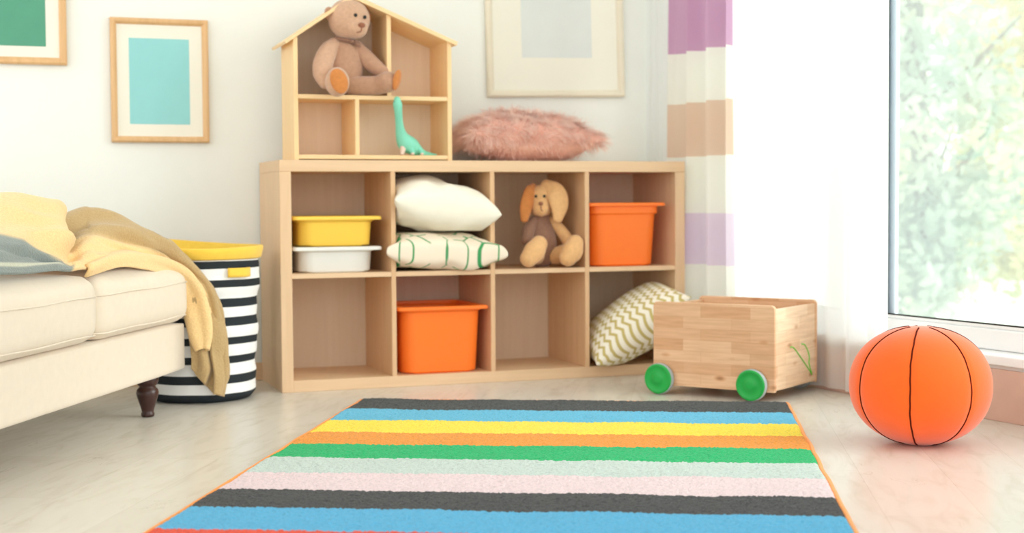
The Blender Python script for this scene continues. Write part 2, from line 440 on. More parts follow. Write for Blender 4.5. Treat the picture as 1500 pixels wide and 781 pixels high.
# ------------------------------------------------------------------ cube shelf
Oo, Ii, Cc, DD = .038, .016, .335, .370
WW = 4 * Cc + 3 * Ii + 2 * Oo; HH = 2 * Cc + Ii + 2 * Oo
def cx(i): return Oo + i * (Cc + Ii)
sh = thing('cube_shelf', 'wide birch cube shelf of eight open compartments against the back wall', 'shelf', (WW / 2, DD / 2, 0))
iv = inv(sh)
link('top_panel', box_bm((0, 0, HH - Oo), (WW, DD, HH)), M_oakX, sh, bevel=.0015, M=iv)
link('bottom_panel', box_bm((Oo, .0008, 0), (WW - Oo, DD, Oo)), M_oakX, sh, bevel=.0015, M=iv)
for x in (0, WW - Oo): link('side_panel', box_bm((x, 0, 0), (x + Oo, DD, HH - Oo)), M_oakZ, sh, bevel=.0015, M=iv)
link('back_panel', box_bm((Oo, DD - .006, Oo), (WW - Oo, DD - .0005, HH - Oo)), wood('hardboard_back', (224, 202, 176), 'Z', .03), sh, M=iv)
M_div = wood('birch_grain_divider_shaded', (222, 184, 144), 'Z', .06)  # same birch made deeper: shade of the inner sides put into the colour
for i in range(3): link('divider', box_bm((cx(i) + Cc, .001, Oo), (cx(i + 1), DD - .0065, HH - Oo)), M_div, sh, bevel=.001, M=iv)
for i in range(4): link('shelf_board', box_bm((cx(i), .002, Oo + Cc), (cx(i) + Cc, DD - .0065, Oo + Cc + Ii)), M_oakX, sh, bevel=.001, M=iv)
ZM = Oo + Cc + Ii

# ------------------------------------------------------------------ doll house
dh = thing('doll_house', 'open fronted pine doll house with pitched roof standing on the cube shelf', 'doll house', (.334, .16, HH))
iv = inv(dh); y0, y1 = .055, .262; zb = HH + .0008
link('floor_board', box_bm((.076, y0 + .002, zb + .004), (.591, y1, zb + .018)), M_pineX, dh, bevel=.001, M=iv)
link('floor_board', box_bm((.076, y0 + .002, .966), (.591, y1, .980)), M_pineX, dh, bevel=.001, M=iv)
bm = bmesh.new(); prism(bm, [(.061, zb), (.076, zb), (.076, 1.182), (.061, 1.172)], y0, y1); link('side_wall', bm, M_pineZ, dh, bevel=.001, M=iv)
bm = bmesh.new(); prism(bm, [(.591, zb), (.606, zb), (.606, 1.161), (.591, 1.167)], y0, y1); link('side_wall', bm, M_pineZ, dh, bevel=.001, M=iv)
link('partition', box_bm((.268, y0 + .002, zb + .018), (.282, y1 - .004, .966)), M_pineZ, dh, bevel=.001, M=iv)
bm = bmesh.new(); prism(bm, [(.379, .980), (.394, .980), (.394, 1.246), (.379, 1.252)], y0 + .001, y1 - .004); link('partition', bm, M_pineZ, dh, bevel=.001, M=iv)
bm = bmesh.new(); prism(bm, [(.030, 1.151), (.036, 1.143), (.263, 1.298), (.263, 1.314)], y0 - .012, y1 + .012); link('roof_panel', bm, M_pineX, dh, bevel=.0015, M=iv)
bm = bmesh.new(); prism(bm, [(.2635, 1.298), (.622, 1.154), (.626, 1.167), (.2635, 1.314)], y0 - .012, y1 + .012); link('roof_panel', bm, M_pineX, dh, bevel=.0015, M=iv)
bm = bmesh.new(); prism(bm, [(.062, zb + .004), (.605, zb + .004), (.605, 1.160), (.263, 1.297), (.062, 1.160)], y1, y1 + .004); link('back_panel', bm, M_ply, dh, M=iv)

# ------------------------------------------------------------------ storage bins
def rrect(hw, hd, r, n=6):
    P = []
    for sx, sy, a0 in ((1, 1, 0), (-1, 1, 90), (-1, -1, 180), (1, -1, 270)):
        for k in range(n + 1):
            a = math.radians(a0 + 90 * k / n)
            P.append((sx * (hw - r) + r * math.cos(a), sy * (hd - r) + r * math.sin(a)))
    return P
def rings_bm(specs, close=True):
    bm = bmesh.new(); R = []
    for hw, hd, r, z in specs:
        R.append([bm.verts.new((x, y, z)) for x, y in rrect(hw, hd, r)])
    n = len(R[0])
    for A, B in zip(R, R[1:]):
        for k in range(n): bm.faces.new((A[k], A[(k + 1) % n], B[(k + 1) % n], B[k]))
    if close: bm.faces.new(R[0][::-1]); bm.faces.new(R[-1])
    return bm
def bin_(label, xc, z, hwf, hwb, h, mat, yf, rimh=.012, group=None, step=.03):
    """tapered plastic drawer; front of the flange at yf"""
    hd = .17
    t = thing('storage_bin', label, 'storage bin', (xc, yf + hd, z + .0006), 0, group)
    tp = .010 * min(1, h / .2)
    S1 = h - rimh - step
    link('bin_body', rings_bm([(hwb - tp - .003, hd - .033, .046, 0), (hwb - tp + .003, hd - .027, .048, .006), (hwb, hd - .016, .044, S1),
                     (hwb + .006, hd - .010, .040, S1 + .004), (hwb + .007, hd - .009, .040, h - rimh), (hwb + .004, hd - .012, .040, h - rimh),
                     (hwb + .002, hd - .014, .040, S1 + .006), (hwb - .004, hd - .020, .042, S1 - .002), (hwb - tp - .003, hd - .034, .046, .006)]), mat, t, smooth=True, bevel=.0012)
    link('rim', rings_bm([(hwb + .004, hd - .012, .04, h - rimh), (hwf - .001, hd, .016, h - rimh), (hwf, hd, .016, h - rimh + .002), (hwf, hd, .016, h - .003), (hwf - .003, hd - .003, .016, h),
                     (hwb + .004, hd - .012, .04, h), (hwb + .002, hd - .014, .04, h - .003), (hwb + .002, hd - .014, .04, h - rimh), (hwb + .004, hd - .012, .04, h - rimh)], close=False), mat, t, smooth=True, bevel=.001)
    return t
bin_('deep orange storage bin in the lower row of the shelf', .5545, Oo, .161, .140, .229, M_orange, -.004, step=.008)
bin_('deep orange storage bin in the upper right shelf compartment', 1.2425, ZM, .1500, .126, .226, M_orange, .004)
bin_('shallow white storage bin under the yellow one in the upper left compartment', .194, ZM, .150, .124, .086, M_whitepl, .004, step=.006)
bin_('shallow yellow storage bin stacked on the white one in the upper left compartment', .194, ZM + .0862, .150, .124, .101, M_yellowpl, .004, step=.008)

# ------------------------------------------------------------------ cushions
def pillow_bm(w, h, t, n=44, pinch=.07, wr=.004, seed=0, pw=.45):
    bm = bmesh.new(); lay = []
    for side in (1, -1):
        rows = []
        for j in range(n + 1):
            row = []
            for i in range(n + 1):
                u = -1 + 2 * i / n; v = -1 + 2 * j / n
                u = math.sin(u * PI / 2); v = math.sin(v * PI / 2)
                x = u * (1 - pinch * (1 - v ** 4) * abs(u)) * w / 2
                y = v * (1 - pinch * (1 - u ** 4) * abs(v)) * h / 2
                f = ((1 - abs(u) ** 2.2) * (1 - abs(v) ** 2.2)) ** pw
                q = Vector((x * 9 + seed, y * 9, side * 3 + seed))
                e = noise.noise(q) * wr * 2 + noise.noise(q * 2.3) * wr
                rad = math.atan2(v, u)
                e += wr * .9 * math.sin(rad * 9 + seed) * (max(abs(u), abs(v)) ** 3)
                row.append(bm.verts.new((x, y, side * (f * t / 2) + e * min(1, f * 1.6))))
            rows.append(row)
        lay.append(rows)
        for A, B in zip(rows, rows[1:]):
            for i in range(n): bm.faces.new((A[i], A[i + 1], B[i + 1], B[i]))
    bmesh.ops.remove_doubles(bm, verts=bm.verts[:], dist=.0004)
    return bm
def cushion(name, label, w, h, t, loc, R, mat, cell=None, **k):
    bm = pillow_bm(w, h, t, **k)
    if cell:            # the cushion is squashed between the boards of its compartment
        M = Matrix.Translation(loc) @ R.to_4x4(); Mi = M.inverted()
        def soft(v, lo, hi, k_=.02):
            if v < lo + k_: v = lo + k_ * math.exp((v - lo - k_) / k_)
            if v > hi - k_: v = hi - k_ * math.exp(-(v - hi + k_) / k_)
            return v
        for v in bm.verts:
            p = M @ v.co
            f = max(0, min(1, (p.y + .035) / .03))
            q = Vector((soft(p.x, cell[0], cell[1]), min(p.y, .355), soft(p.z, cell[2], cell[3], .006)))
            p.x += (q.x - p.x) * f; p.z += (q.z - p.z) * f; p.y = q.y
            v.co = Mi @ p
    o = link(name, bm, mat, smooth=True)
    o.location = loc; o.rotation_euler = R.to_euler()
    return tag(o, label, 'cushion')

cushion('cushion', 'plain ivory cushion stacked on the green patterned one in the shelf', .378, .33, .186, (.557, .108, .6085), rot(2, 8, 1), M_creamp, cell=(.391, .722, .5205, .722), seed=3, wr=.007, pw=.40, pinch=.04)

def branch_mat():
    m, nt, N, L, P = new_mat('trellis_print_cotton')
    v = coords(N, L, (9.5, 13, 0))
    vo = N.new('ShaderNodeTexVoronoi'); vo.feature = 'DISTANCE_TO_EDGE'; vo.inputs['Scale'].default_value = 1.15; vo.inputs['Randomness'].default_value = .75
    L.new(v, vo.inputs['Vector'])
    n = N.new('ShaderNodeTexNoise'); n.inputs['Scale'].default_value = 1.3; L.new(v, n.inputs['Vector'])
    r = ramp(N, [(.0, (1, 1, 1, 1)), (.022, (1, 1, 1, 1)), (.034, (0, 0, 0, 1))]); L.new(vo.outputs['Distance'], r.inputs['Fac'])
    r2 = ramp(N, [(.40, (0, 0, 0, 1)), (.44, (1, 1, 1, 1))]); L.new(n.outputs['Fac'], r2.inputs['Fac'])
    mu = N.new('ShaderNodeMath'); mu.operation = 'MULTIPLY'; L.new(r.outputs['Color'], mu.inputs[0]); L.new(r2.outputs['Color'], mu.inputs[1])
    mx = N.new('ShaderNodeMix'); mx.data_type = 'RGBA'; L.new(mu.outputs[0], mx.inputs['Factor'])
    mx.inputs[6].default_value = lin((240, 226, 206)); mx.inputs[7].default_value = lin((66, 150, 92))
    L.new(mx.outputs[2], P.inputs['Base Color']); P.inputs['Roughness'].default_value = .85; P.inputs['Specular IOR Level'].default_value = .2
    return m
cushion('cushion', 'beige cushion with green branching lines, under the ivory one in the shelf', .425, .36, .137, (.560, .13, .4535), rot(1.5, 2.2, -1), branch_mat(), cell=(.391, .722, .3898, .5195), pw=.27, seed=9, wr=.0075, pinch=.06)

def chevron_mat():
    m, nt, N, L, P = new_mat('chevron_print_cotton')
    tc = N.new('ShaderNodeTexCoord'); sp = N.new('ShaderNodeSeparateXYZ'); L.new(tc.outputs['Object'], sp.inputs[0])
    def math_(op, a, b=None, c=None):
        q = N.new('ShaderNodeMath'); q.operation = op
        for i, s in enumerate((a, b, c)):
            if s is None: continue
            if isinstance(s, (int, float)): q.inputs[i].default_value = s
            else: L.new(s, q.inputs[i])
        return q.outputs[0]
    zig = math_('PINGPONG', math_('ADD', sp.outputs['X'], 5.0), .0145)
    y = math_('ADD', sp.outputs['Y'], math_('MULTIPLY', zig, 1.0))
    f = math_('FRACT', math_('MULTIPLY', math_('ADD', y, 5.0), 1 / .030))
    r = ramp(N, [(0, lin((250, 246, 232))), (.56, lin((250, 246, 232))), (.60, lin((204, 188, 122))), (.96, lin((204, 188, 122))), (1.0, lin((250, 246, 232)))])
    L.new(f, r.inputs['Fac']); L.new(r.outputs['Color'], P.inputs['Base Color'])
    P.inputs['Roughness'].default_value = .85; P.inputs['Specular IOR Level'].default_value = .2
    return m
CHEV = dict(w=.40, h=.40, t=.17)
# leaning diagonally: local x runs into the compartment, local y climbs to the right
ax = Vector((.20, .97, .05)).normalized(); ay = Vector((.80, -.15, .57)); ay = (ay - ax * ay.dot(ax)).normalized(); az = ax.cross(ay)
Rc = Matrix((ax, ay, az)).transposed()
cushion('cushion', 'white cushion with mustard zigzags leaning out of the lower right compartment', .36, .41, .205, (1.287, .068, .177), Rc, chevron_mat(), cell=(1.093, 1.424, .0388, .37), seed=5, wr=.004, pw=.5, pinch=.05)

# fluffy cushion
fc = thing('fluffy_cushion', 'shaggy salmon pink fur cushion lying on top of the cube shelf', 'cushion', (.92, .19, HH))
M_fur = fabric('salmon_fur', (252, 214, 200), scale=30, var=.10, bump=.1, sheen=.5)
M_furb = fabric('salmon_backing', (240, 190, 172), scale=60, var=.05)
pb = pillow_bm(.49, .33, .172, pinch=.05, wr=.004, seed=2, pw=.5)
pb.transform(Matrix.Translation((0, 0, .085)) @ rot(0, 2, 2).to_4x4())
bmesh.ops.recalc_face_normals(pb, faces=pb.faces[:])
fb = bmesh.new(); pb.faces.ensure_lookup_table()
faces = [f for f in pb.faces]
wts = [f.calc_area() * (1.0 if f.calc_center_median().z > .06 else .12) for f in faces]
for f in random.choices(faces, wts, k=15000):
    vs = [v.co for v in f.verts]
    a, b = random.random(), random.random()
    p = vs[0].lerp(vs[1], a).lerp(vs[-1].lerp(vs[min(2, len(vs) - 1)], a), b)
    n = f.normal.copy()
    if n.dot(Vector((p.x * .3, p.y * .3, p.z - .085))) < 0: n.negate()
    rad = Vector((p.x, p.y * 1.6, 0)); rad = rad.normalized() if rad.length > .01 else Vector((1, 0, 0))
    cl = noise.noise_vector(p * 22) * 1.3
    d = (n * .55 + rad * .45 + Vector((cl.x, cl.y, 0)) * 1.0 + Vector((random.gauss(0, .15), random.gauss(0, .15), random.gauss(0, .05)))).normalized()
    ln = random.uniform(.032, .058); w = random.uniform(.0005, .0011)
    if p.z < .06: ln *= .5
    side = d.cross(n)
    side = side.normalized() if side.length > .05 else Vector((0, 1, 0))
    side = (side + Vector((0, .3, .3)) * random.uniform(-1, 1)).normalized()
    prev = None; q = p.copy(); ph = random.uniform(0, 6)
    for k in range(6):
        u = k / 5
        g = d + Vector((0, 0, -1)) * u * .9 + side * .35 * math.sin(ph + u * 7) 
        q = q + g.normalized() * ln / 5 if k else q
        if q.z < .003: q.z = .003 + random.random() * .002
        ww = w * (1 - .85 * u)
        cur = (fb.verts.new(q - side * ww), fb.verts.new(q + side * ww))
        if prev: fb.faces.new((prev[0], prev[1], cur[1], cur[0]))
        prev = cur
link('cover', pb, M_furb, fc, True)
link('fur', fb, M_fur, fc, True)

# ------------------------------------------------------------------ teddy bear
def blob(parent, name, mat, items, iv, smooth=True):
    bm = bmesh.new()
    for it in items:
        if it[0] == 'e': ellipsoid(bm, it[1], it[2], it[3] if len(it) > 3 else None, fn=it[4] if len(it) > 4 else None)
        else: loft(bm, it[1], it[2], up=it[3] if len(it) > 3 else (0, -1, 0))
    return link(name, bm, mat, parent, smooth, M=iv)
tb = thing('teddy_bear', 'brown plush teddy bear sitting in the attic of the doll house', 'teddy bear', (.24, .1, .981))
iv = inv(tb)
blob(tb, 'body', M_plushd, [('l', [(.238, .115, 1.022), (.240, .112, 1.05), (.243, .112, 1.10), (.247, .110, 1.145), (.250, .11, 1.168)], [(.044, .036), (.066, .050), (.068, .052), (.050, .044), (.034, .03)])], iv)
def headfn(v):
    v = v.copy()
    v.x *= 1 + .10 * (v.z < 0) * (-v.z); return v
Rh = rot(8, 4, 15)
hc = Vector((.2555, .078, 1.2345))
hm = hc + Rh @ Vector((.010, -.036, -.026))
hd = bmesh.new()
ellipsoid(hd, hc, (.072, .064, .069), Rh, u=32, v=24)
ellipsoid(hd, hm, (.040, .040, .036), Rh, u=32, v=24)
ho = link('head', hd, M_plush, tb, True, M=iv)
rm = ho.modifiers.new('rm', 'REMESH'); rm.mode = 'VOXEL'; rm.voxel_size = .003; rm.use_smooth_shade = True
sm = ho.modifiers.new('sm', 'SMOOTH'); sm.factor = .8; sm.iterations = 14
def on_head(c, u, v, r, dirv=(0, -1, 0)):
    pass
for (ex, ez) in ((-.013, .004), (.022, .002)):
    p = hc + Rh @ Vector((ex + .003, -.0625, ez + .010))
    blob(tb, 'eye', M_eye, [('e', p, (.0062, .005, .0062))], iv)
blob(tb, 'nose', M_nose, [('e', hc + Rh @ Vector((.010, -.0755, -.016)), (.013, .008, .009), Rh)], iv)
blob(tb, 'mouth', M_nose, [('l', [hc + Rh @ Vector((.010, -.0765, -.024)), hc + Rh @ Vector((.010, -.075, -.036)), hc + Rh @ Vector((-.002, -.071, -.042))], [.0018] * 3)], iv)
for s, mt in ((-1, M_plushd), (1, M_plusho)):
    q = hc + Rh @ Vector((s * (.068 if s > 0 else .062), .016, .012 if s > 0 else .006))
    blob(tb, 'ear', mt, [('e', q, (.021, .012, .027), rot(0, s * 30, 20))], iv)
blob(tb, 'arm', M_plush, [('l', [(.208, .095, 1.150), (.184, .082, 1.125), (.164, .066, 1.085), (.160, .055, 1.050), (.168, .048, 1.026)], [.024, .031, .034, .033, .028])], iv)
blob(tb, 'arm', M_plushd, [('l', [(.288, .105, 1.145), (.310, .095, 1.115), (.338, .082, 1.085), (.366, .070, 1.062)], [.022, .027, .027, .023])], iv)
lg = blob(tb, 'leg', M_plush, [('l', [(.222, .085, 1.018), (.204, .04, 1.016), (.196, .004, 1.018)], [(.030, .030), (.034, .034), (.040, .049)], (0, 0, 1))], iv)
Rp = rot(0, -22, 8)
blob(lg, 'foot_pad', M_plusho, [('e', (.1935, -.0335, 1.018), (.030, .009, .042), Rp)], iv)
lg = blob(tb, 'leg', M_plushd, [('l', [(.258, .085, 1.014), (.300, .07, 1.013), (.345, .055, 1.015), (.372, .038, 1.024)], [.031, .032, .032, (.036, .040)])], iv)
blob(lg, 'foot_pad', M_plusho, [('e', (.400, .010, 1.030), (.013, .022, .036), rot(0, 14, -30))], iv)
blob(tb, 'ribbon', M_vest, [('l', [(.213, .082, 1.170), (.235, .062, 1.164), (.262, .062, 1.160), (.285, .080, 1.158)], [.006] * 4),
      ('e', (.280, .062, 1.150), (.014, .006, .008), rot(0, 35, 0)), ('e', (.262, .055, 1.158), (.006, .005, .006))], iv)

# ------------------------------------------------------------------ rabbit
rb = thing('plush_rabbit', 'sandy plush rabbit with drooping ears and taupe vest sitting in the shelf', 'plush rabbit', (.95, .12, ZM))
iv = inv(rb)
hb = bmesh.new(); Rr = rot(4, 0, -16)
ellipsoid(hb, (.952, .110, .622), (.047, .044, .060), Rr, u=32, v=24)
ellipsoid(hb, (.940, .080, .600), (.030, .026, .032), Rr, u=32, v=24)
ho = link('head', hb, M_plushr, rb, True, M=iv)
rm = ho.modifiers.new('rm', 'REMESH'); rm.mode = 'VOXEL'; rm.voxel_size = .003; rm.use_smooth_shade = True
sm = ho.modifiers.new('sm', 'SMOOTH'); sm.factor = .8; sm.iterations = 12
for p in ((.918, .071, .640), (.948, .0655, .640)): blob(rb, 'eye', M_eye, [('e', p, (.0055, .004, .0055))], iv)
blob(rb, 'nose', M_nose, [('e', (.930, .054, .614), (.009, .005, .007))], iv)
blob(rb, 'mouth', M_nose, [('l', [(.930, .0535, .608), (.931, .0555, .594), (.938, .058, .588)], [.0016] * 3)], iv)
blob(rb, 'ear', M_plusho, [('l', [(.925, .115, .675), (.905, .095, .655), (.888, .088, .605), (.880, .086, .560)], [(.012, .010), (.022, .010), (.024, .010), (.015, .009)])], iv)
blob(rb, 'ear', M_plushr, [('l', [(.962, .095, .682), (.990, .066, .655), (1.000, .056, .610), (.994, .054, .560)], [(.020, .010), (.036, .012), (.035, .012), (.018, .010)])], iv)
blob(rb, 'body', M_vest, [('l', [(.958, .12, .432), (.958, .12, .46), (.955, .118, .51), (.955, .115, .558)], [(.048, .044), (.056, .05), (.050, .044), (.030, .030)])], iv)
blob(rb, 'arm', M_vest, [('l', [(.925, .112, .550), (.902, .10, .520), (.890, .085, .487)], [.018, .022, .020])], iv)
blob(rb, 'arm', M_plushr, [('l', [(.995, .110, .552), (1.024, .095, .515), (1.046, .08, .475), (1.056, .07, .430)], [.017, .021, .023, .022])], iv)
for (a, b, c) in (((.925, .09, .428), (.893, .04, .440), 1), ((1.000, .09, .428), (1.030, .04, .442), 2)):
    lg = blob(rb, 'leg', M_plushr, [('l', [a, b], [.03, .033])], iv)
    if c == 1: pts = [(.906, .012, .473), (.884, .0, .448), (.862, -.004, .425)]
    else: pts = [(1.042, .012, .474), (1.027, .0, .448), (1.008, -.004, .425)]
    blob(lg, 'foot', M_plushr, [('l', pts, [(.030, .030), (.038, .034), (.031, .030)])], iv)

# ------------------------------------------------------------------ dinosaur
dn = thing('toy_dinosaur', 'small mint green long necked toy dinosaur on the doll house ground floor', 'toy', (.47, .09, HH + .019))
iv = inv(dn)
blob(dn, 'body', M_dino, [('l', [(.4055, .028, .966), (.4075, .030, .950), (.412, .038, .925), (.420, .055, .885), (.430, .07, .852), (.448, .08, .825), (.470, .085, .812), (.490, .09, .800), (.515, .098, .790), (.54, .105, .786), (.565, .11, .785)],
      [.011, .0155, .0135, .0135, .0195, .030, .0285, .0215, .012, .007, .003])], iv)
for p, q, mt in (((.437, .070, .812), (.430, .058, .789), M_dinof), ((.462, .068, .810), (.466, .052, .789), M_dino), ((.482, .10, .805), (.486, .10, .789), M_dinof), ((.492, .076, .803), (.502, .062, .789), M_dino)):
    lgo = blob(dn, 'leg', mt, [('l', [p, ((p[0] + q[0]) / 2, (p[1] + q[1]) / 2, .798), q], [.011, .009, .0072])], iv)
    blob(lgo, 'toes', M_dinof, [('e', (q[0] - .003, q[1] - .006, .7855), (.006, .005, .0042))], iv)
for s in (-1, 1): blob(dn, 'eye', M_eye, [('e', (.4065 + s * .0115, .024, .959), (.002, .002, .002))], iv)

# ------------------------------------------------------------------ laundry basket
BX, BY = -.262, .006
bst = [(0, lin((244, 245, 245)))]
zc = [.0155, .075, .1345, .194, .2535, .313, .3725, .432]
for z in zc:
    bst += [(max(.0031, z - .0125), lin((44, 50, 54))), (z + .0125, lin((244, 245, 245)))]
M_bask = bands('black_white_striped_canvas', 'Z', [(min(1, p), c) for p, c in bst], wob=.006)
bk = thing('laundry_basket', 'tall round canvas basket with black and white stripes behind the sofa end', 'basket', (BX, BY, 0))
bm = bmesh.new(); prof = []
for k in range(46):
    z = .001 + .462 * k / 45
    r = .170 + .020 * (z / .46) + .0035 * math.sin(z * 37) + .002 * math.sin(z * 91)
    if z < .02: r -= (.02 - z) * .7
    prof.append((r, z))
prof += [(prof[-1][0] - .004, .462)] + [(.183 - .02 * (1 - k / 8), .46 * k / 8 + .006) for k in range(8, -1, -1)]
lathe(bm, prof, seg=72)
for v in bm.verts:
    a = math.atan2(v.co.y, v.co.x); k = 1 + .012 * math.sin(3 * a + v.co.z * 9) + .006 * math.sin(7 * a + v.co.z * 23)
    v.co.x *= k; v.co.y *= k
link('canvas_body', bm, M_bask, bk, True)
bm = bmesh.new()
pr = [(.1935, .446), (.1985, .452), (.2035, .478), (.2045, .489), (.2020, .494), (.1975, .490), (.1940, .470), (.1860, .452)]
R = lathe(bm, pr, seg=72, capb=False, capt=False)
for k in range(72): bm.faces.new((R[-1][k], R[-1][(k + 1) % 72], R[0][(k + 1) % 72], R[0][k]))
for v in bm.verts:
    a = math.atan2(v.co.y, v.co.x)
    s = (v.co.z - .446) / .048
    v.co.z += s * (.012 * math.cos(a - 2.4) + .006 * math.cos(2 * a + 1))
link('rim', bm, M_yellowfab, bk, True)
def bpt(a, r, z): return Vector((r * math.cos(a), r * math.sin(a), z))
for a0 in (math.radians(-58), math.radians(122)):
    bm = bmesh.new(); rows = []
    for j in range(4):
        rows.append([bm.verts.new(bpt(a0 + (i / 10 - .5) * .46, .1975 + .010 * math.sin(PI * i / 10), .392 + .029 * j / 3)) for i in range(11)])
    for A, B in zip(rows, rows[1:]):
        for i in range(10): bm.faces.new((A[i], A[i + 1], B[i + 1], B[i]))
    link('handle', bm, M_yellowfab, bk, True, solid=.004)

# ------------------------------------------------------------------ sofa
SP = Vector((-.42, -.38, 0)); Sd = Vector((.4556, .890, 0)).normalized(); Sn = Vector((.890, -.4556, 0)).normalized()
rzS = math.atan2(Sn.y, Sn.x)   # local x = outwards (n), local y = along (d)
sf = thing('sofa', 'cream linen sofa with two visible seat cushions and turned dark legs', 'sofa', tuple(SP), rzS)
def soft_box(bm, lo, hi, r, crown=(0, 0), n=14, sag=0, seed=0):
    """box of many quads with rounded edges and crowned top/front"""
    c = [(a + b) / 2 for a, b in zip(lo, hi)]; h = [(b - a) / 2 for a, b in zip(lo, hi)]
    res = bmesh.ops.create_cube(bm, size=2)
    es = list({e for v in res['verts'] for e in v.link_edges})
    bmesh.ops.subdivide_edges(bm, edges=es, cuts=n, use_grid_fill=True)
    for v in bm.verts:
        if v.tag: continue
        v.tag = True
        u = v.co.copy()
        q = Vector((u[0] * h[0], u[1] * h[1], u[2] * h[2]))
        inner = Vector([max(-(h[i] - r), min(h[i] - r, q[i])) for i in range(3)])
        d = q - inner
        if d.length > 1e-6 and max(abs(u[i]) for i in range(3)) > .999:
            m_ = max(abs(d[i]) for i in range(3))
            q = inner + d.normalized() * r if d.length > 0 else q
        if u[2] > 0: q.z += crown[0] * (1 - u[0] ** 2) * (1 - u[1] ** 2) * u[2]
        if u[0] > 0: q.x += crown[1] * (1 - u[2] ** 2) * (1 - u[1] ** 4) * u[0]
        e = noise.noise(Vector((q.x * 7 + seed, q.y * 7, q.z * 7))) * .003
        v.co = Vector(c) + q + q.normalized() * e
    return bm
bm = bmesh.new(); soft_box(bm, (-.80, -1.86, .115), (0, .19, .262), .012, n=16); link('base', bm, M_sofa, sf, True)
bm = bmesh.new(); soft_box(bm, (-.84, -1.86, .262), (-.62, .15, .80), .05, n=16); link('backrest', bm, M_sofa, sf, True)
bm = bmesh.new(); soft_box(bm, (-.82, -2.02, .115), (0, -1.865, .60), .05, n=16); link('arm', bm, M_sofa, sf, True)
for a, b in ((-.462, .198), (-1.128, -.468), (-1.86, -1.134)):
    bm = bmesh.new(); soft_box(bm, (-.63, a, .263), (.012, b, .438), .045, crown=(.026, .012), n=20, seed=a * 5)
    cu = link('seat_cushion', bm, M_sofa, sf, True)
    for zz, oo in ((.385, .0135), (.285, .010)):
        bm = bmesh.new()
        r = .045; x0, x1_ = -.62, oo; P = []
        for (X, Y, sx, sy, a0) in ((x1_, b, -1, -1, 0), (x0, b, 1, -1, 90), (x0, a, 1, 1, 180), (x1_, a, -1, 1, 270)):
            for k in range(5):
                an = math.radians(a0 + 90 * k / 4); P.append((X + sx * r + r * math.cos(an), Y + sy * r + r * math.sin(an), zz))
        P.append(P[0])
        Q = []
        for p, q in zip(P, P[1:]):
            m_ = max(1, int(math.dist(p, q) / .06))
            for k in range(m_):
                f = k / m_; y = p[1] + (q[1] - p[1]) * f; x = p[0] + (q[0] - p[0]) * f
                vv = (y - (a + b) / 2) / ((b - a) / 2); zu = (zz - .3505) / .0875
                if x > -.02: x += .012 * (1 - zu ** 2) * max(0, 1 - vv ** 4)
                Q.append((x, y, zz + .0015 * math.sin(y * 17)))
        Q.append(Q[0])
        loft(bm, Q, [.0024] * len(Q), seg=8, n=1, up=(0, 0, 1), cap=False)
        link('piping', bm, M_sofa, cu, True)
lp = [(.016, 0), (.019, .003), (.0195, .010), (.017, .014), (.018, .020), (.024, .040), (.030, .058), (.0325, .070), (.030, .080), (.024, .086), (.0225, .090), (.028, .094), (.031, .100), (.033, .108), (.034, .116)]
for (x, y) in ((-.045, -.01), (-.75, -.01), (-.045, -1.78), (-.75, -1.78)):
    bm = bmesh.new(); lathe(bm, lp, (x, y, .0008), seg=32); link('leg', bm, M_legwood, sf, True)

